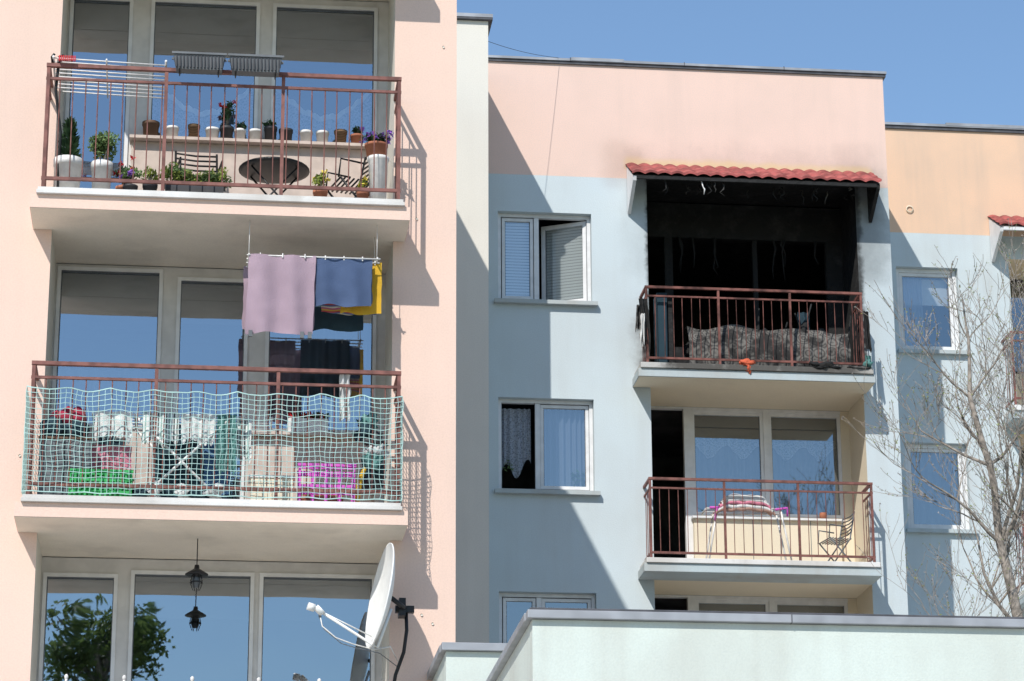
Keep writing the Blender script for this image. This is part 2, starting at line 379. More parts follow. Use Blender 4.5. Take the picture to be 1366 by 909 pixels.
for x in (-1.12,-.62,-.03,.55,1.08):
    mb.tube([(x,YPR,6.03),(x,YPR,6.07)],.012,mConc,8); mb.lump((x,YPR,6.085),(.018,.018,.026),mConc,1,.05,6)
mb.build("railing_finials")
# ------------------------------------------------------------------ BLUE BUILDING
YB=37.4; YBR=36.9; YBG=38.35; HB=2.8
blue=empty("apartment_building")
mb=MB(); holes=[]
BX0,BX1=6.31,9.41
holes.append((BX0,BX1,13.02,16.02,.95,mSoot))
for k in (1,2,3,4):
    zt=12.84-HB*(k-1); holes.append((BX0,BX1,zt-HB+.15,zt,.95,mCream2))
for k in range(5):
    holes.append((4.13,5.49,14.06-HB*k,15.43-HB*k,.16,mBluePl))
holes=[h for h in holes if h[2]>.3]
wall(mb,2.0,9.91,0,17.80,YB,holes,mBlue,mCream2)
for p in ([(9.91,YB,0),(9.91,50,0),(9.91,50,17.8),(9.91,YB,17.8)],[(2,YB,17.8),(9.91,YB,17.8),(9.91,50,17.8),(2,50,17.8)],[(2,50,0),(9.91,50,0),(9.91,50,17.8),(2,50,17.8)],[(2,YB,0),(2,50,0),(2,50,17.8),(2,YB,17.8)]): mb.poly(p,mBluePl)
YC=35.4
mb.box(-2.0,3.78,YC,YB-.002,0,17.50,mCream)
mb.build("walls",blue)
mb=MB()
mb.box(-2.05,3.84,YC-.06,YB+.1,17.503,17.53,mDarkMetal); mb.box(-2.05,3.84,YC-.065,YB-.01,17.533,17.585,mMetal)
mb.box(3.85,9.96,YB-.05,50.1,17.803,17.84,mMetal); mb.box(3.85,9.95,YB-.03,50,17.76,17.80,mDarkMetal)
for x in (5.2,6.9,8.4): mb.box(x,x+.012,YB-.054,YB+.2,17.80,17.852,mDarkMetal)
mb.box(5.22,6.0,YB-.056,YB+.2,17.81,17.858,mMetal)
mb.build("roof_edge",blue)
mb=MB()
mb.box(6.05,9.45,YBR-.06,YB-.003,12.83,12.95,mFasciaBlue); mb.box(6.08,9.42,YBR-.09,YB-.003,12.951,13.03,mBurntLedge)
mb.poly([(6.06,YBR-.05,12.827),(9.44,YBR-.05,12.827),(9.44,YB-.01,12.827),(6.06,YB-.01,12.827)],mCream2)
mb.poly([(BX0,YB,12.838),(BX1,YB,12.838),(BX1,YBG,12.838),(BX0,YBG,12.838)],mCream2)
for k in (1,2,3):
    z=12.83-HB*k
    mb.box(6.08,9.42,YBR-.06,YB-.003,z,z+.12,mFasciaBlue); mb.box(6.11,9.40,YBR-.09,YB-.003,z+.121,z+.19,mConc)
    mb.poly([(BX0,YB,z+.008),(BX1,YB,z+.008),(BX1,YBG,z+.008),(BX0,YBG,z+.008)],mCream2)
    mb.box(BX0+.003,BX1-.003,YB,YBG,z+.155,z+.19,mConc)
mb.build("balcony_slabs",blue,.006)
mb=MB()
mb.box(BX0,BX0+.12,YBG-.01,YBG+.1,13.03,15.99,mSoot)
mb.box(6.72,6.84,YBG-.02,YBG+.1,13.03,15.99,mSoot); mb.box(BX1-.25,BX1,YBG-.01,YBG+.1,13.03,15.99,mSoot)
mb.box(BX0,BX1,YBG-.03,YBG+.1,15.45,15.99,mSoot); mb.box(6.84,BX1-.25,YBG-.0,YBG+.1,13.03,13.75,mSoot)
mb.box(8.05,8.12,YBG-.0,YBG+.08,13.75,15.45,mSoot)
room(mb,BX0-.5,BX1+.4,YBG+.1,YBG+3.5,12.98,15.75,mSoot)
for i in range(9):
    x=rnd(6.9,9.1); z=15.45; pts=[(x,YBG-.05,z)]
    for j in range(4): pts.append((x+rnd(-.05,.05),YBG-.05+rnd(-.05,.02),z-(j+1)*rnd(.08,.16)))
    mb.tube(pts,[.02,.018,.014,.01,.004],mSoot,5)
mb.build("burnt_loggia",blue)
mb=MB()
for k in range(3):
    z0=14.06-HB*k; z1=z0+1.37; y=YB+.10
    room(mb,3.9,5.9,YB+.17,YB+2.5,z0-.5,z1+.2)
    mb.box(4.07,5.56,YB-.09,YB+.15,z0-.045,z0+.012,mFasciaBlue)
    frame(mb,4.133,5.487,z0+.013,z1-.002,y,.05,mWhite,.07)
    mb.box(4.665,4.735,y+.001,y+.069,z0+.068,z1-.057,mWhite)
    if k==0:
        frame(mb,4.20,4.655,z0+.075,z1-.065,y+.02,.045,mWhite,.055,mGlassB)
        mb.box(4.24,4.62,y+.09,y+.10,z0+.1,z1-.1,mBlind)
        T=Matrix.Translation((5.43,y+.03,0))@Matrix.Rotation(math.radians(-27),4,'Z')@Matrix.Translation((-5.43,-(y+.03),0))
        frame(mb,4.74,5.43,z0+.075,z1-.065,y+.03,.055,mWhite,.055,mGlassB,T)
        mb.box(4.80,5.38,y+.09,y+.10,z0+.1,z1-.1,mBlind,T)
    else:
        frame(mb,4.74,5.43,z0+.075,z1-.065,y+.02,.045,mWhite,.055,mGlassB)
        if k==1:
            curtain(mb,4.76,5.42,y+.14,z0+.08,z1-.1,mSheer,8,.03)
            curtain(mb,4.19,4.62,y+.14,z0+.3,z1-.1,mLace,5,.02,bot=lambda u,z0=z0:z0+.32+.12*math.sin(u*9)+.1*u)
            mb.leaves((5.3,y+.12,z0+.25),(.14,.02,.18),60,.035,mLeaf); mb.leaves((4.3,y+.12,z0+.42),(.08,.02,.1),20,.03,mLeafY)
        else:
            frame(mb,4.20,4.655,z0+.075,z1-.065,y+.02,.045,mWhite,.055,mGlassB)
for k in (1,2):
    z0=13.02-HB*k; zt=12.835-HB*(k-1)
    room(mb,BX0-.4,BX1+.3,YBG+.12,YBG+3,z0,zt+.05)
    def blk(x0,x1,a,b_,m,dy=0): mb.box(x0,x1,YBG+dy,YBG+.1,a,b_,m)
    blk(6.95,7.06,z0,zt,mWhite); blk(8.13,8.20,z0+1.0,zt-.05,mWhite); blk(9.28,BX1,z0,zt,mCream2)
    blk(7.06,9.28,zt-.05,zt,mWhite); blk(BX0,6.95,zt-.03,zt,mWhite)
    blk(7.06,9.28,z0,z0+1.0,mCream2,.005)
    for a,b_ in ((7.06,8.13),(8.20,9.28)):
        frame(mb,a,b_,z0+1.0,zt-.05,YBG+.02,.05,mWhite,.06,mGlassB)
        tp=lambda u:zt-.62+.10*math.cos(u*12.5)
        curtain(mb,a+.04,b_-.04,YBG+.2,z0+1.05,zt-.45,mSheer,9,.03)
        curtain(mb,a+.04,b_-.04,YBG+.17,z0,zt-.40,mLace,9,.03,bot=tp)
        mb.box(a+.04,b_-.04,YBG+.14,YBG+.16,zt-.42,zt-.06,mPaneTop)
    mb.box(7.05,9.2,YBG-.10,YBG-.01,z0,z0+.92,mCream2); mb.box(7.02,9.25,YBG-.16,YBG-.012,z0+.921,z0+.95,mWhite)
    for x in (7.5,7.9,8.3,8.75): mb.box(x,x+.008,YBG-.103,YBG-.09,z0,z0+.92,mGrey)
mb.build("windows",blue)
railing("balcony_railing",6.19,9.30,YBR,YB,13.09,14.19,mRailB,sp=.13)
railing("balcony_railing",6.19,9.33,YBR,YB,10.28,11.38,mRail,sp=.13)
# ------------------------------------------------------------------ ORANGE/BLUE section on the right
YO=39.9
org=empty("apartment_building"); mb=MB(); holes=[]
for k in range(5):
    holes.append((10.64,11.62,14.29-2.84*k,15.67-2.84*k,.16,mBluePl)); holes.append((12.45,15.4,13.3-2.84*k,15.85-2.84*k,.95,mCream2))
holes=[h for h in holes if h[2]>.3]
wall(mb,9.913,19,0,18.02,YO,holes,mBlue2,mCream2)
mb.poly([(9.913,YO,18.02),(19,YO,18.02),(19,52,18.02),(9.913,52,18.02)],mBluePl); mb.poly([(19,YO,0),(19,52,0),(19,52,18.02),(19,YO,18.02)],mBluePl); mb.poly([(9.913,52,0),(19,52,0),(19,52,18.02),(9.913,52,18.02)],mBluePl)
mb.build("walls",org)
mb=MB()
mb.box(9.97,19.1,YO-.05,52,18.023,18.065,mMetal); mb.box(9.97,19.05,YO-.03,50,17.97,18.018,mDarkMetal)
mb.box(11.55,19.1,YO-.055,52,18.04,18.09,mMetal)
mb.lathe([(.05,0),(.06,.0),(.06,.012),(.045,.012)],(10.9,YO-.012,16.62),mCream2,16,Matrix.Rotation(math.radians(90),3,'X'))
for k in range(3):
    z0=14.29-2.84*k; z1=z0+1.38; y=YO+.1
    room(mb,10.3,12,YO+.17,YO+2.5,z0-.5,z1+.2)
    mb.box(10.6,11.7,YO-.08,YO+.15,z0-.045,z0+.012,mFasciaBlue)
    frame(mb,10.643,11.617,z0+.013,z1-.003,y,.06,mWhite,.07)
    frame(mb,10.71,11.55,z0+.075,z1-.065,y+.02,.05,mWhite,.055,mGlassB)
    if k==0: curtain(mb,10.77,11.1,y+.12,z0+.1,z1-.1,mSheer,5,.02); mb.box(10.77,11.5,y+.14,y+.15,z1-.55,z1-.12,mGreyFr)
    else: curtain(mb,10.77,11.5,y+.12,z0+.1,z1-.1,mSheer,7,.02)
for k in range(3):
    z=13.1-2.84*k
    mb.box(12.2,15.6,YO-.56,YO-.003,z,z+.12,mFasciaBlue); mb.box(12.22,15.58,YO-.59,YO-.003,z+.121,z+.2,mConc)
    room(mb,12.3,15.5,YO+.95,YO+4,z+.1,z+2.8)
    for xx in (12.45,13.4,14.4,15.33): mb.box(xx,xx+.07,YO+.9,YO+.99,z+.2,z+2.75,mWhite)
    mb.poly([(12.5,YO+.93,z+1.2),(15.4,YO+.93,z+1.2),(15.4,YO+.93,z+2.7),(12.5,YO+.93,z+2.7)],mGlassB)
    mb.box(12.52,15.33,YO+.89,YO+.98,z+.2,z+1.15,mCream2)
mb.build("windows_and_slabs",org)
railing("balcony_railing",12.27,15.4,YO-.5,YO,13.4,14.5,mRail,sp=.13); railing("balcony_railing",12.27,15.4,YO-.5,YO,10.56,11.66,mRail,sp=.13)
# ------------------------------------------------------------------ tiled awnings
def awning(x0,x1,yw,yf,zw,zf,name):
    mb=MB(); per=.19
    def fn(u,v):
        x=x0+(x1-x0)*u; t=v
        step=(t*3)%1.0 if t<1 else 1.0
        return (x,yw+(yf-yw)*t,zw+(zf-zw)*t+.032*abs(math.sin(math.pi*(x-x0)/per))+.018*step)
    def fn2(u,v):
        p=fn(u,1.0); return (p[0],yf-.001,p[2]-.035*(1-v)) 
    n=int((x1-x0)/per*8)
    mb.sheet(fn,n,24,mTile); mb.sheet(fn2,n,1,mTile)
    sootm=mSoot if x0<8 else mWhite
    mb.poly([(x0+.02,yw,zw-.02),(x1-.02,yw,zw-.02),(x1-.02,yf+.02,zf-.03),(x0+.02,yf+.02,zf-.03)],sootm)
    for x in (x0+.02,x1-.02-.05):
        mm=mWhite if x<x0+.5 else sootm
        for xx in (x,x+.05): mb.poly([(xx,yw,zw-.03),(xx,yf+.03,zf-.035),(xx,yf+.05,zf-.10),(xx,yw-.02,zf-.42)],mm)
        mb.poly([(x,yf+.03,zf-.035),(x+.05,yf+.03,zf-.035),(x+.05,yf+.05,zf-.10),(x,yf+.05,zf-.10)],mm)
        mb.poly([(x,yf+.05,zf-.10),(x+.05,yf+.05,zf-.10),(x+.05,yw-.02,zf-.42),(x,yw-.02,zf-.42)],mm)
    mb.box(x0+.07,x1-.07,yf+.02,yf+.06,zf-.08,zf-.032,sootm)
    mb.build(name)
awning(6.0,9.66,YB-.004,36.78,16.22,15.86,"red_tiled_awning")
awning(12.15,15.6,YO-.004,YO-.62,16.55,16.2,"red_tiled_awning")
mb=MB()
for i in range(22):
    x=rnd(6.4,9.5); z=15.8; p=[(x,36.85+rnd(0,.4),z)]
    L=rnd(.05,.24)
    for j in range(4): p.append((x+rnd(-.04,.04),p[0][1],z-L*(j+1)/4))
    mb.tube(p,[.012,.010,.012,.006,.003],mSoot if i%4 else mAsh,5)
mb.tube([(7.02,36.84,15.78),(7.04,36.84,15.7),(7.06,36.83,15.66),(7.05,36.84,15.58)],[.010,.008,.012,.004],mPotW,6)
mb.build("charred_hanging_debris")
def cl(x0,x1,y,z0,z1,m,f=3,amp=.02,lean=0,mb=None,seed=0,rag=.0):
    def fn(u,v):
        return (x0+(x1-x0)*u+lean*(1-v)+.012*noise.noise(Vector((u*3,v*4,seed))),y+amp*math.sin(u*f*6.28+v*1.5+seed)*(1.15-v*.6)+.01*noise.noise(Vector((u*5,v*5,seed+9))),z0+(z1-z0)*v-.012*math.sin(u*9+seed)*(1-v)-rag*abs(noise.noise(Vector((u*6,0,seed))))*(1-v))
    mb.sheet(fn,26,14,m)
mb=MB()
def fn(u,v):
    x=6.82+2.34*u; n_=noise.noise(Vector((u*7,v*2,3)))
    return (x,37.05+.14*v**2+.05*n_-.04*math.sin(v*3.14),13.04+(.66+.07*noise.noise(Vector((u*5,0,9)))-.2*max(0,u-.8))*v)
mb.sheet(fn,60,16,mMatt)
mb.sheet(lambda u,v:(6.82+2.34*u,fn(u,1)[1]+.35*v,fn(u,1)[2]+.03*math.sin(v*3.1)),60,4,mAsh)
mb.build("charred_mattress")
mb=MB()
for i in range(26):
    mb.lump((rnd(6.7,9.2),37.3+rnd(-.1,.3),13.55+rnd(-.1,.12)),(rnd(.06,.2),rnd(.05,.1),rnd(.04,.12)),mSoot,i,.5,6)
mb.box(6.36,6.50,36.98,37.3,13.05,14.12,mTeal); mb.box(6.52,6.58,37.0,37.3,13.05,14.0,mSoot)
for i in range(12): 
    a=Vector((rnd(6.6,9.2),37.1+rnd(0,.4),13.1)); mb.tube([a,a+Vector((rnd(-.5,.5),rnd(-.1,.1),rnd(.3,1.0)))],.012,mSoot,5)
cl(8.45,8.62,37.25,13.6,13.98,mTeal,2,.03,0,mb,3,.1)
mb.build("burnt_debris_pile")
mb=MB()
mb.lump((7.58,36.83,13.05),(.08,.05,.045),mOrange,3,.9,10); mb.lump((7.62,36.83,12.98),(.035,.03,.06),mOrange,5,.8,8)
mb.build("orange_rag")
mb=MB()
mb.lump((8.72,36.83,13.05),(.17,.06,.04),mSoot,8,.8,8); mb.lump((8.55,36.85,13.07),(.08,.05,.04),mSoot,9,.8,8); mb.lump((9.35,36.84,13.10),(.05,.05,.06),mGrC,2,.8,8)
mb.lump((9.2,36.83,13.04),(.14,.05,.025),mAsh,12,.8,8)
mb.build("charred_rags")
mb=MB()
cl(6.07,6.2,36.86,13.38,13.98,mSoot,2,.03,.03,mb,4,.35); cl(6.10,6.16,36.83,13.42,13.75,mWhC,2,.03,-.03,mb,6,.3); cl(6.05,6.15,36.9,13.55,13.9,mAsh,2,.03,-.02,mb,8,.3)
cl(9.32,9.4,36.86,13.35,13.9,mSoot,2,.03,.02,mb,7,.4); cl(9.33,9.42,36.9,13.0,13.25,mGrC,2,.03,0,mb,7,.2)
mb.build("scorched_cloth")
# ------------------------------------------------------------------ annex
annex=empty("low_annex_building"); mb=MB()
mb.box(2.46,14,20.03,23.2,0,5.80,mGreenW); mb.box(2.12,3.4,23.33,24.69,0,6.2,mGreenW); mb.build("walls",annex)
mb=MB()
mb.box(2.42,14,19.98,20.10,5.803,5.865,mMetal); mb.box(2.41,2.53,20.104,23.25,5.803,5.863,mMetal); mb.box(2.44,14,20.0,20.09,5.866,5.885,mDarkMetal)
for x in (4.4,6.4,8.4): mb.box(x,x+.008,19.975,20.1,5.80,5.868,mDarkMetal)
mb.box(2.08,3.45,23.28,23.40,6.203,6.27,mMetal); mb.box(2.07,2.19,23.404,24.69,6.203,6.267,mMetal); mb.build("parapet_coping",annex,.006)
mb=MB(); mb.box(2.54,14,20.11,23.15,5.801,5.82,mGravel); mb.build("roof",annex)
# ------------------------------------------------------------------ ground
mb=MB(); mb.poly([(-600,-600,0),(600,-600,0),(600,600,0),(-600,600,0)],mGround); mb.build("ground")
mb=MB(); mb.box(-30,30,3,24.6,.004,.10,mPave); mb.box(2.5,30,24.604,37.3,.004,.10,mPave); mb.box(-30,30,-6,-2,.004,.1,mPave); mb.build("bounce_pavement")  # unseen paving, made wide to throw bounce light onto the soffits
# ------------------------------------------------------------------ satellite dish
dish=empty("satellite_dish"); mb=MB()
nrm=Vector((-.975,-.13,.16)).normalized(); q=nrm.to_track_quat('Z','Y').to_matrix()
R_=.47
prof=[(R_*t,(.085*t*t-.085)) for t in [i/10 for i in range(11)]]+[(R_+.008,.004),(R_+.008,-.008)]+[(R_*t,.085*t*t-.097) for t in [i/10 for i in range(10,-1,-1)]]
DC=Vector((1.60,24.18,6.86)); mb.lathe(prof,DC,mDish,40,q)
mb.build("reflector",dish)
mb=MB()
back=DC-nrm*.11
bot=DC+Vector((-.04,0,-.46))
feed=Vector((1.06,24.02,6.68))
mb.tube([back+Vector((0,0,-.1)),bot+Vector((.03,0,-.01)),bot+Vector((-.04,0,.03)),feed],.013,mDish,8)
mb.tube([bot+Vector((-.02,.06,.1)),feed],.006,mDish,6)
mb.tube([feed+Vector((.03,0,-.03)),feed+Vector((-.03,0,.03)),feed+Vector((-.03,0,.035))],.03,mDish,12)
mb.tube([feed+Vector((-.04,0,.02)),feed+Vector((-.10,-.01,.035))],.035,mDish,12); mb.tube([feed+Vector((0,0,.03)),feed+Vector((.01,0,-.06))],.012,mGrey,8)
pts=[feed+Vector((.01,0,-.05)),feed+Vector((.03,0,-.14)),feed+Vector((.15,0,-.24)),feed+Vector((.3,.02,-.29)),bot+Vector((0,.05,-.02)),bot+Vector((.15,.1,.02)),(1.8,24.6,6.35)]
mb.tube(pts,.0055,mPotW,6)
pts=[feed+Vector((.0,0,-.05)),feed+Vector((.05,0,-.17)),feed+Vector((.2,0,-.29)),feed+Vector((.35,.02,-.33)),bot+Vector((.05,.05,-.05)),(1.8,24.6,6.3)]
mb.tube(pts,.004,mGrey,6)
mb.build("feed_arm",dish)
mb=MB()
mb.tube([back,back+Vector((.12,.15,-.05)),(1.86,24.45,6.80)],.022,mBlack,8)
mb.box(1.76,1.93,24.40,24.46,6.76,6.82,mBlack); mb.box(1.79,1.85,24.35,24.5,6.72,6.88,mBlack)
mb.tube([(1.86,24.69,6.82),(1.86,24.45,6.80),(1.865,24.42,6.6),(1.84,24.42,6.4),(1.77,24.45,6.2),(1.74,24.5,6.0),(1.74,24.69,5.9)],.017,mBlack,8)
mb.build("wall_mount",dish)
# ------------------------------------------------------------------ pendant lantern
mb=MB(); px,py=-.02,YPG-.88
mb.tube([(px,py,7.48),(px,py,7.24)],.005,mBlack,6); mb.lathe([(.0,.09),(.02,.085),(.025,.05),(.05,.035),(.105,-.0),(.105,-.006),(.04,.0),(.035,-.05)],(px,py,7.15),mBlack,24)
mb.lathe([(.0,.0),(.035,-.0),(.045,-.05),(.03,-.10),(0,-.11)],(px,py,7.13),mGrey,14)
for i in range(6):
    a=i*math.pi/3; mb.tube([(px+.04*math.cos(a),py+.04*math.sin(a),7.14),(px+.055*math.cos(a),py+.055*math.sin(a),7.07),(px+.03*math.cos(a),py+.03*math.sin(a),7.0)],.004,mBlack,5)
mb.lathe([(.055,.0),(.058,-.006),(.055,-.012)],(px,py,7.08),mBlack,16)
mb.build("pendant_lantern")
# ------------------------------------------------------------------ top balcony contents
FZ=10.59
mb=MB()
for j in range(10):
    y=YPR-.02+j*.065; mb.tube([(-1.48,y,11.90-.010*j),(-.46,y,11.87-.010*j)],.0065,mPotW,6)
for x in (-1.49,-.45): mb.tube([(x,YPR-.06,11.90),(x,YPR+.60,11.79)],.011,mPotW,6)
mb.tube([(-1.0,YPR-.06,11.89),(-1.0,YPR+.60,11.775)],.008,mPotW,6)
mb.tube([(-.45,YPR-.05,11.90),(-.45,YPR+.03,11.94),(-.45,YPR+.03,11.7)],.010,mPotW,6)
for i in range(9): mb.box(-1.44+i*.018,-1.43+i*.018,YPR-.07,YPR-.04,11.86,11.91,mRed)
mb.tube([(-1.50,YPR+.02,11.86),(-1.505,YPR-.04,11.90),(-1.48,YPR-.05,11.93)],.012,mBlack,6)
mb.build("clothes_airer")
for (a,b_) in ((-.38,.10),(.14,.63)):
    mb=MB(); y0=YPR-.17; y1=YPR-.03
    z0=11.79; z1=11.95
    mb.poly([(a+.03,y0+.02,z0),(b_-.03,y0+.02,z0),(b_-.03,y1,z0),(a+.03,y1,z0)],mGrey)
    mb.poly([(a+.03,y0+.02,z0),(b_-.03,y0+.02,z0),(b_,y0,z1),(a,y0,z1)],mGrey); mb.poly([(a+.03,y1,z0),(b_-.03,y1,z0),(b_,y1,z1),(a,y1,z1)],mGrey)
    mb.poly([(a+.03,y0+.02,z0),(a+.03,y1,z0),(a,y1,z1),(a,y0,z1)],mGrey); mb.poly([(b_-.03,y0+.02,z0),(b_-.03,y1,z0),(b_,y1,z1),(b_,y0,z1)],mGrey)
    mb.box(a-.015,b_+.015,y0-.012,y0+.006,z1-.02,z1,mGrey); mb.box(a-.015,b_+.015,y1-.006,y1+.012,z1-.02,z1,mGrey)
    n=14
    for i in range(n): 
        x=a+.03+(b_-a-.06)*i/(n-1); mb.box(x-.006,x+.006,y0-.004,y0+.016,z0+.01,z1-.021,mPotD)
    for x in (a+.06,b_-.06): mb.tube([(x,y1,z1),(x,YPR,11.87),(x,YPR+.03,11.80)],.006,mBlack,6); mb.tube([(x,y0,z0),(x,y1,z0-.02),(x,YPR-.02,z0)],.006,mBlack,6)
    mb.box(a+.01,b_-.01,y0+.01,y1-.01,z1-.05,z1-.03,mBrown)
    mb.build("railing_planter_box")
def pot(name,x,y,z,r,h,m,plant=None,taper=.8):
    mb=MB(); pr=[(0,0),(r*taper,0),(r*.93,h*.8),(r,h*.8),(r*1.02,h),(r*.9,h),(r*.88,h*.9),(0,h*.88)]
    mb.lathe(pr,(x,y,z),m,20)
    if plant: plant(mb,Vector((x,y,z+h*.88)))
    return mb.build(name)
def shrub(rx,rz,n,s,m,stem=.1,fl=None,nf=0):
    def f(mb,b_):
        for i in range(7):
            t=Vector((rnd(-rx,rx)*.6,rnd(-rx,rx)*.6,stem+rz*rnd(.8,1.6))); mb.tube([b_,b_+t*.5+Vector((0,0,.02)),b_+t],[.008,.005,.003],mBark,5)
        for i in range(6):
            c=b_+Vector((rnd(-.4,.4)*rx,rnd(-.4,.4)*rx,stem+rz+rnd(-.4,.45)*rz)); mb.leaves(c,(rx*.65,rx*.65,rz*.6),n//6,s,m,.2)
        if fl: 
            for i in range(nf):
                c=b_+Vector((rnd(-1,1)*rx,rnd(-1,.2)*rx,stem+rz+rnd(-.3,1)*rz)); mb.leaves(c,(.022,.022,.022),10,.024,fl,.1)
    return f
def conifer(h,r,n,s,m):
    def f(mb,b_):
        mb.tube([b_,b_+Vector((0,0,h))],[.012,.003],mBark,5)
        for i in range(n):
            t=rnd(0,1)**.8; a=rnd(0,6.28); rr=r*(1-t*.75)*rnd(.3,1)
            p=b_+Vector((rr*math.cos(a),rr*math.sin(a),h*t)); u=Vector((math.cos(a),math.sin(a),rnd(.4,1.4))).normalized(); w=u.orthogonal(); q=s*rnd(.6,1.2)
            mb.poly([p-u*q,p+w*q*.3,p+u*q,p-w*q*.3],m)
    return f
yF=YPR+.18
pot("potted_conifer",-1.32,yF,FZ+.015,.135,.36,mPotW,conifer(.44,.13,620,.042,mLeaf2)); 
pot("potted_shrub",-1.01,yF,FZ+.015,.10,.34,mPotW,shrub(.19,.15,1200,.022,mLeafY,.06))
pot("potted_geranium",-.80,yF+.05,FZ,.08,.14,mTerra,shrub(.10,.12,220,.028,mLeaf2,.05,mRed,7))
pot("potted_geranium",-.74,yF-.05,FZ,.07,.12,mPotD,shrub(.10,.08,160,.028,mLeafY,.04,mPurp,3))
pot("potted_herb",-.56,yF,FZ,.07,.16,mPotD,shrub(.08,.09,190,.025,mLeaf3,.03))
mb=MB(); mb.box(-.42,.12,yF-.09,yF+.06,FZ+.0,FZ+.16,mPotD); mb.box(-.44,.14,yF-.1,yF+.07,FZ+.145,FZ+.17,mPotD)
for i in range(17):
    c=(-.42+i*.035,yF+rnd(-.06,.04),FZ+.21+rnd(0,.09)); mb.leaves(c,(.06,.07,.07),60,.024,mLeafY if i%3 else mLeaf3,.1)
mb.leaves((-.36,yF,FZ+.32),(.07,.05,.10),90,.02,mLeaf3,.1)
mb.build("planter_with_herbs")
pot("potted_yellow_flowers",1.02,yF-.02,FZ,.07,.15,mTerra,shrub(.09,.09,190,.025,mLeaf3,.03,mYel,5)); pot("potted_yellow_flowers",1.42,yF,FZ,.06,.16,mTerra,shrub(.06,.07,90,.022,mLeaf3,.02,mYel,3))
mb=MB(); mb.lathe([(0,0),(.078,0),(.092,.46),(.105,.47),(.105,.50),(0,.50)],(1.56,yF,FZ+.01),mPotW,20); mb.build("white_plant_stand")
pot("potted_petunia",1.54,yF,FZ+.512,.11,.13,mTerra,shrub(.15,.07,260,.028,mLeaf2,-.01,mPurp,14)); 
yS=YPG-.12; zS=11.661
for i,(x,r,h,m,pl) in enumerate([(-.60,.085,.17,mBrown,None),(-.39,.065,.13,mPotW,None),(-.18,.06,.16,mWick,None),(.0,.07,.13,mPotW,None),(.14,.07,.15,mPotD,shrub(.08,.13,190,.028,mLeaf2,.04,mRed,4)),(.27,.06,.13,mPotW,shrub(.06,.07,110,.028,mLeaf2,.0)),(.42,.065,.13,mPotW,None),(.57,.065,.17,mPotD,shrub(.08,.05,90,.028,mLeaf2,.0)),(.72,.07,.15,mPotD,None),(.92,.065,.14,mPotW,None),(1.08,.065,.14,mPotW,None),(1.26,.065,.16,mWick,None),(1.42,.065,.12,mTerra,shrub(.06,.06,90,.028,mLeaf2,0))]):
    pot("flower_pot" if not pl else "potted_plant",x,yS+.01,zS,r,h,m,pl)
def folding_chair(name,x,y,z,rot,m):
    mb=MB(); T=Matrix.Translation((x,y,z))@Matrix.Rotation(rot,4,'Z')
    t=lambda *p:T@Vector(p)
    for s in (-.2,.2):
        mb.tube([t(s,-.2,0),t(s,.12,.45),t(s,.2,.85)],.011,m,6); mb.tube([t(s,.22,0),t(s,-.18,.45)],.011,m,6)
        mb.tube([t(s,.05,.62),t(s,-.18,.64),t(s,-.2,.45)],.010,m,6)
    for i in range(8): mb.tube([t(-.2,-.18+i*.045,.45),t(.2,-.18+i*.045,.45)],.010,m,5)
    for i in range(6): mb.tube([t(-.2,.14+i*.011,.55+i*.055),t(0,.17+i*.011,.55+i*.055),t(.2,.14+i*.011,.55+i*.055)],.010,m,5)
    mb.tube([t(-.2,-.2,.02),t(.2,-.2,.02)],.01,m,5); mb.tube([t(-.2,.22,.02),t(.2,.22,.02)],.01,m,5)
    return mb.build(name)
folding_chair("folding_chair",-.12,25.1,FZ,math.radians(8),mBlack); folding_chair("folding_chair",1.35,25.0,FZ,math.radians(-75),mBlack)
mb=MB(); tx,ty=.60,24.95
mb.lathe([(0,.70),(.33,.70),(.34,.69),(.34,.675),(.30,.67),(0,.67)],(tx,ty,FZ-.12),mBlack,28)
for s in (-1,1):
    for r in (-.15,.15): mb.tube([(tx-s*.26,ty+r,FZ),(tx+s*.22,ty+r,FZ+.55)],.010,mBlack,6)
    mb.tube([(tx-s*.26,ty-.15,FZ+.01),(tx-s*.26,ty+.15,FZ+.01)],.01,mBlack,6)
mb.build("folding_table")
mb=MB(); mb.tube([(-1.40,YPR+.1,10.6),(-1.40,YPR+.1,11.2),(-1.46,YPR+.05,11.6),(-1.44,YPR+.02,11.93),(-1.40,YPR+.02,11.95)],[.014,.014,.014,.016,.01],mBlack,7); mb.build("parasol_pole")
# ------------------------------------------------------------------ middle balcony
mb=MB()
zR=10.03
for j in range(5): mb.tube([(.35,YPR+j*.11,zR),(1.58,YPR+j*.11,zR)],.007,mPotW,6)
for x in (.37,1.55):
    mb.tube([(x,YPR-.02,zR+.004),(x,YPR+.46,zR+.004)],.009,mPotW,6)
    for y in (YPR+.05,YPR+.40): mb.tube([(x,y,zR),(x,y,10.385)],.0035,mPotW,5)
mb.build("ceiling_clothes_airer")
def towel(name,x0,x1,y,z0,m,seed,two=.0,f=2.2,amp=.012,lean=0):
    mb=MB(); cl(x0,x1,y-.008,z0,zR+.008,m,f,amp,lean,mb,seed)
    if two: cl(x0+.005,x1+.01,y+.05,z0+two,zR+.008,m,f,amp,lean,mb,seed+3)
    for i in range(3):
        x=x0+(x1-x0)*(i+.5)/3; mb.box(x-.005,x+.005,y-.018,y+.012,zR-.02,zR+.02,mPotW)
    return mb.build(name)
towel("lavender_towel",.37,.985,YPR,9.28,mLav,1,.06,amp=.02,lean=-.02); towel("slate_blue_towel",.985,1.50,YPR+.02,9.57,mNavy,2,.05,2,amp=.018)
towel("yellow_towel",1.22,1.60,YPR+.13,9.53,mYelT,3); towel("lavender_towel",.33,.9,YPR+.35,9.42,mLav,6); towel("dark_towel",.95,1.45,YPR+.40,9.45,mTeal,8)
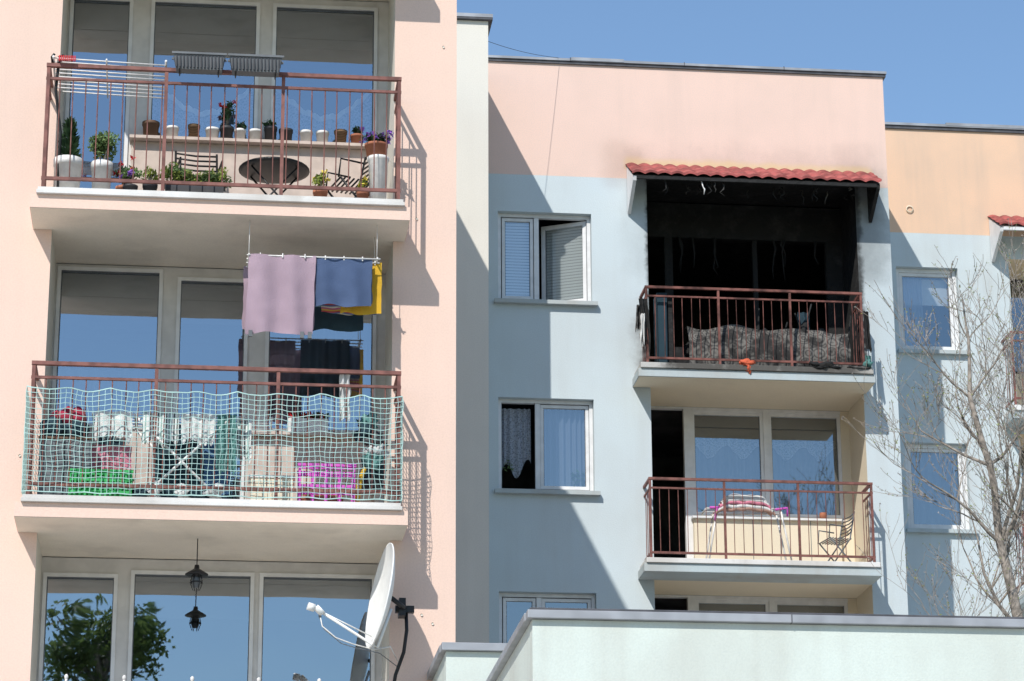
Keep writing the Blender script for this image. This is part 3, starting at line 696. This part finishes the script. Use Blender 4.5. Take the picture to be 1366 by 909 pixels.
mb=MB(); cl(1.05,1.56,YPR+.22,9.56,9.72,mStr,3,.012,0,mb,4); cl(1.05,1.56,YPR+.225,9.70,zR+.008,mNavy,3,.012,0,mb,4); mb.build("striped_towel")
mb=MB()
for x in (.40,.87,.94): mb.box(x-.018,x+.018,YPR-.02,YPR,9.24,9.30,mGrey if x<.95 else mPotW)
mb.build("clothes_pegs")
mb=MB(); nx=68;nz=20
def NP(i,j):
    u=i/nx; v=j/nz; x=-1.58+3.37*u
    sag=.03*abs(math.sin(u*math.pi*9))
    return Vector((x+.018*noise.noise(Vector((u*20,v*6,1))),YPR-.05-.05*noise.noise(Vector((u*9,v*4,5)))-.03*(1-v),7.72+(.98-sag)*v+.016*noise.noise(Vector((u*22,v*5,3)))))
for i in range(nx+1): mb.tube([NP(i,j) for j in range(nz+1)],.0027,mNet,4,False)
for j in range(nz+1): mb.tube([NP(i,j) for i in range(nx+1)],.0033 if j not in(0,nz) else .006,mNet,4,False)
for x in (-1.58,1.79):
    for k in range(11):
        y=YPR-.05+k*.05; mb.tube([(x,y,7.72),(x,y,8.68)],.0028,mNet,3,False)
    for j in range(nz+1): mb.tube([(x,YPR-.05,7.72+.049*j),(x,YP-.02,7.72+.049*j)],.0028,mNet,3,False)
mb.build("balcony_net")
mb=MB(); z=7.69
for y in (24.45,24.95):
    mb.tube([(-.62,y,z),(.25,y,z+.85)],.013,mPotW,6); mb.tube([(.25,y,z),(-.62,y,z+.85)],.013,mPotW,6)
for x in (-1.0,-.62,.25,.62): mb.tube([(x,24.45,z+.86),(x,24.95,z+.86)],.009,mPotW,6)
for j in range(6): mb.tube([(-1.0,24.45+j*.1,z+.86),(.62,24.45+j*.1,z+.86)],.005,mPotW,5)
mb.build("drying_rack")
def hang(name,x0,x1,y,z1,z0,m,seed,f=2,amp=.02,rag=.05):
    mb=MB(); cl(x0,x1,y,z0,z1,m,f,amp,0,mb,seed,rag); cl(x0+.01,x1-.01,y+.04,z0+.05,z1,m,f,amp,0,mb,seed+5,rag); return mb.build(name)
k=z+.875
hang("white_garment",-.98,-.64,24.43,k,8.34,mWhC,1,rag=.15); hang("patterned_garment",-.55,-.22,24.43,k,8.30,mPat,2,rag=.15); hang("white_garment",-.2,.10,24.44,k,8.32,mWhC,3,3,rag=.15)
hang("teal_garment",.12,.30,24.43,k,8.05,mGrC,4,3,.02,.1); hang("patterned_garment",.30,.44,24.55,k,8.2,mPat,5,rag=.1); hang("pink_garment",-1.0,-.64,24.55,8.28,8.04,mPinkC,6)
hang("dark_garment",-.45,0.05,24.75,k,7.95,mTeal,7); hang("blue_garment",.0,.26,24.75,k,7.9,mBlueC,8); hang("dark_garment",-.95,-.7,24.8,k,7.85,mTeal,11)
hang("white_garment",1.22,1.32,YPR+.03,8.92,8.50,mWhC,12,2,.03,.1)
mb=MB()
for i in range(8): mb.lump((-1.28+rnd(-.12,.16),24.5+rnd(-.05,.08),8.42+rnd(-.12,.12)),(.11,.09,.1),mRedC if i%3 else mTeal,i,.4,8)
mb.build("red_clothes_bundle")
mb=MB(); mb.box(-1.46,-1.0,24.38,24.8,7.7,8.28,mGrey); mb.box(-1.47,-.99,24.37,24.81,8.281,8.30,mBrown)
for x in (-1.24,): mb.box(x,x+.01,24.372,24.38,7.72,8.26,mBlack)
mb.build("small_cabinet")
def crate(x0,x1,y0,y1,z0,z1,m,rows=3,cols=7):
    mb=MB(); t=.012
    mb.box(x0,x1,y0,y1,z0,z0+.015,m)
    for (a,b_,c_,d) in ((x0,x1,y0,y0+t),(x0,x1,y1-t,y1)):
        for i in range(rows+1):
            zz=z0+.016+(z1-z0-.045)*i/rows; mb.box(a,b_,c_,d,zz,zz+.025,m)
        for i in range(cols+1):
            xx=a+(b_-a-.02)*i/cols; mb.box(xx,xx+.02,c_+.002,d-.002,z0+.016,z1-.03,m)
    for xx in (x0,x1-t):
        for i in range(rows+1):
            zz=z0+.016+(z1-z0-.045)*i/rows; mb.box(xx,xx+t,y0+t,y1-t,zz,zz+.025,m)
    mb.box(x0-.01,x1+.01,y0-.01,y0+t,z1-.005,z1+.02,m); mb.box(x0-.01,x1+.01,y1-t,y1+.01,z1-.005,z1+.02,m)
    return mb
c_=crate(-1.18,-.62,24.32,24.62,7.695,7.97,mGreen,4,12); c_.box(-1.16,-.64,24.34,24.60,7.72,7.95,mGreen); c_.build("green_storage_crate")
crate(.87,1.38,24.34,24.62,7.695,8.08,mMag,2,4).build("magenta_storage_crate")
mb=MB(); mb.box(.44,.82,24.36,24.6,7.695,7.96,mCream2); mb.box(.42,.84,24.35,24.61,7.961,7.985,mPotW); mb.build("cardboard_box")
mb=MB(); mb.box(.90,1.30,24.8,25.0,7.70,7.98,mTerra); mb.box(.88,1.32,24.79,25.01,7.981,8.0,mTerra); mb.build("terracotta_trough")
mb=MB(); mb.box(.80,1.18,YPG-.2,YPG-.04,8.70,8.84,mPotW)
for i in range(8): mb.leaves((.84+i*.045,YPG-.12,8.88),(.05,.05,.05),26,.025,mLeaf2 if i%2 else mRed,.1)
mb.build("window_planter")
mb=MB()
for i in range(6): mb.lump((-.55+i*.13,24.42,7.80+.02*(i%2)),(.09,.06,.06),mWhC if i%2 else mTeal,i+20,.7,8)
for i in range(7): mb.lump((1.52+rnd(-.05,.08),24.45+rnd(0,.1),8.0+i*.09),(.09,.07,.08),(mPotD,mTeal,mGrC,mWhC)[i%4],i+40,.7,8)
mb.build("household_clutter")
mb=MB(); mb.tube([(1.40,24.45,7.7),(1.43,24.46,8.0),(1.50,24.5,8.15)],[.02,.03,.015],mYelT,10); mb.build("yellow_bag")
# ------------------------------------------------------------------ blue lower balcony contents
z=10.22
mb=MB()
for y in (37.05,37.35):
    mb.tube([(7.02,y,z),(7.16,y,z+.78)],.013,mPotW,6); mb.tube([(8.20,y,z),(8.06,y,z+.78)],.013,mPotW,6)
    mb.tube([(7.12,y,z+.76),(8.1,y,z+.79)],.012,mPotW,6)
mb.tube([(7.05,37.03,z+.78),(7.2,37.03,z+.78)],.018,mMag,6); mb.tube([(7.12,37.03,z+.6),(7.15,37.03,z+.78)],.016,mMag,6)
mb.tube([(7.98,37.03,z+.77),(8.15,37.03,z+.80),(8.15,37.03,z+.68)],.018,mMag,6)
mb.tube([(7.0,37.05,z+.76),(7.0,37.35,z+.76)],.014,mPotW,6)
for j in range(5): mb.tube([(7.0,37.08+.06*j,z+.79),(8.1,37.08+.06*j,z+.80)],.006,mPotW,5)
mb.build("laundry_table")
mb=MB()
for i in range(5):
    m_=(mBrn,mWhC,mPinkC,mWhC,mWhC)[i]; w=.42-.03*i
    def fn(u,v,i=i,w=w):
        x=(u-.5)*2; return (7.55+x*w+.02*noise.noise(Vector((u*3,v*3,i))),37.0+v*.32,z+.815+.045*i+.03*noise.noise(Vector((u*6,v*4,i*7.7)))-.07*abs(x)**5-.035*(1-v)**6)
    mb.sheet(fn,24,10,m_)
    def fs(u,v,i=i,w=w):
        p=fn(u,0); return (p[0],36.995-.012*math.sin(v*3.14),p[2]-.045*(1-v))
    mb.sheet(fs,24,4,m_)
mb.build("folded_laundry")
folding_chair("folding_chair",8.95,37.5,z,math.radians(-80),mGrey)
mb=MB(); mb.lathe([(0,0),(.05,0),(.055,.06),(.055,.09)],(8.95,YBG-.08,z+.96),mTerra,14); mb.build("flower_pot")
# ------------------------------------------------------------------ bare tree
mb=MB()
def branch(p,d,L,r,depth,lf):
    n=6; pts=[p.copy()]; rs=[r]
    for i in range(n):
        d=(d+Vector((rnd(-.25,.25),rnd(-.15,.15),rnd(-.08,.2)))).normalized()
        p=p+d*L/n; pts.append(p.copy()); rs.append(max(.0028,r*(1-.6*(i+1)/n)))
    mb.tube(pts,rs,mBark,6 if r>.015 else 4,False)
    if depth==0 or r<.003:
        for q in pts[2:]:
            if random.random()<lf: mb.leaves(q,(.02,.02,.02),2,.016,mLeaf3 if random.random()<.4 else mBark,.1)
        return
    k=4
    for i in range(k):
        j=random.randint(2,n); q=pts[j]
        a=rnd(0,6.28); side=Vector((math.cos(a),math.sin(a)*.6,rnd(-.1,.5))); nd=(d*.75+side*.8).normalized()
        branch(q.copy(),nd,L*rnd(.5,.8),rs[j]*rnd(.55,.75),depth-1,lf)
    branch(pts[-1].copy(),(d+Vector((rnd(-.2,.2),0,.1))).normalized(),L*.72,rs[-1]*.9,depth-1,lf)
trunk=[(10.75,33,0),(10.7,33,3),(10.5,33,5.5),(10.3,33,7.4),(10.18,33.05,8.5),(9.98,33,9.6),(9.86,32.95,10.6),(9.68,33,11.5),(9.72,33.04,12.3),(9.66,33,13.0)]
trr=[.13,.115,.10,.085,.07,.055,.042,.032,.018,.006]
tp=[];tr=[]
for i in range(len(trunk)-1):
    for s in range(4):
        t=s/4; p=Vector(trunk[i]).lerp(Vector(trunk[i+1]),t); p.x+=.05*noise.noise(p*1.3); tp.append(p); tr.append(trr[i]*(1-t)+trr[i+1]*t)
mb.tube(tp,tr,mBark,10)
for (i,dx,dz,L,r) in ((3,.5,1,2.2,.045),(4,-.9,.8,1.3,.03),(4,.7,1,1.9,.04),(5,-1,.55,1.2,.026),(5,.6,.9,1.6,.03),(6,-.9,.7,1.0,.022),(6,.8,.8,1.4,.026),(7,-.8,.6,.9,.016),(7,.7,.9,1.1,.018),(8,-.5,1,.6,.012),(8,.6,.8,.8,.012),(3,-.9,.7,1.3,.03),(5,.3,.9,1.5,.028),(4,-.3,1,1.2,.028),(3,.1,1,1.6,.03),(6,-.4,.9,1.1,.02),(3,-1,.35,1.0,.022)):
    branch(Vector(trunk[i]),Vector((dx,rnd(-.5,.5),dz)).normalized(),L,r,3,.5)
mb.build("bare_tree")
# ------------------------------------------------------------------ tree across the street (seen mirrored in the windows)
mb=MB()
mb.tube([(-2.4,-15,0),(-2.3,-15,5),(-2.4,-15,9),(-2.2,-15,13),(-2.2,-15,15)],[.3,.25,.18,.1,.03],mBark,10)
for i in range(75):
    t=rnd(0,1); zc=7.5+8*t; rr=3.3*(1-t*.65); a=rnd(0,6.28)
    c=Vector((-2.2+rr*math.cos(a)*rnd(.2,1),-15+rr*math.sin(a)*rnd(.2,1),zc))
    mb.tube([(-2.3,-15,zc-1),c],[.05,.015],mBark,5,False)
    mb.leaves(c,(rnd(.4,.8),rnd(.4,.8),rnd(.35,.6)),120,.10,mLeafT if i%3 else mLeafY,.2)
mb.build("leafy_tree")
mb=MB()
a=Vector((3.785,35.6,17.29));b_=Vector((5.06,37.4,17.86))
mb.tube([a.lerp(b_,t/12)-Vector((0,0,.16*(t/12)*(1-t/12))) for t in range(13)],.004,mBlack,4,False)
mb.build("aerial_wire")
# ------------------------------------------------------------------ light, sky, camera
Ld=Vector((.55,1,-1.08)).normalized()
sun=bpy.data.lights.new("sun",'SUN'); sun.energy=4.6; sun.angle=math.radians(.5); sun.color=(1,.96,.90)
so=bpy.data.objects.new("sun",sun); sc.collection.objects.link(so); so.rotation_euler=(-Ld).to_track_quat('Z','Y').to_euler()
w=bpy.data.worlds.new("World"); sc.world=w; w.use_nodes=True; nt=w.node_tree
sky=nt.nodes.new("ShaderNodeTexSky"); sky.sky_type='NISHITA'; sky.sun_disc=False
sky.sun_elevation=math.asin(-Ld.z); sky.sun_rotation=math.atan2(-Ld.x,-Ld.y); sky.air_density=1.3; sky.dust_density=.2; sky.ozone_density=5
bg=nt.nodes['Background']; bg.inputs[1].default_value=.15; nt.links.new(sky.outputs[0],bg.inputs[0])
yaw,pitch,roll,f=6.6,17.5,-0.25,3700
R=Matrix.Rotation(math.radians(-yaw),4,'Z')@Matrix.Rotation(math.radians(90+pitch),4,'X')@Matrix.Rotation(math.radians(roll),4,'Z')
cam=bpy.data.cameras.new("camera"); co=bpy.data.objects.new("camera",cam); sc.collection.objects.link(co)
co.matrix_world=Matrix.Translation((0,0,1.6))@R; cam.sensor_width=36; cam.lens=f/1366*36; cam.clip_end=2000; cam.clip_start=.1
sc.camera=co
sc.view_settings.view_transform='Standard'; sc.view_settings.look='None'; sc.view_settings.exposure=0
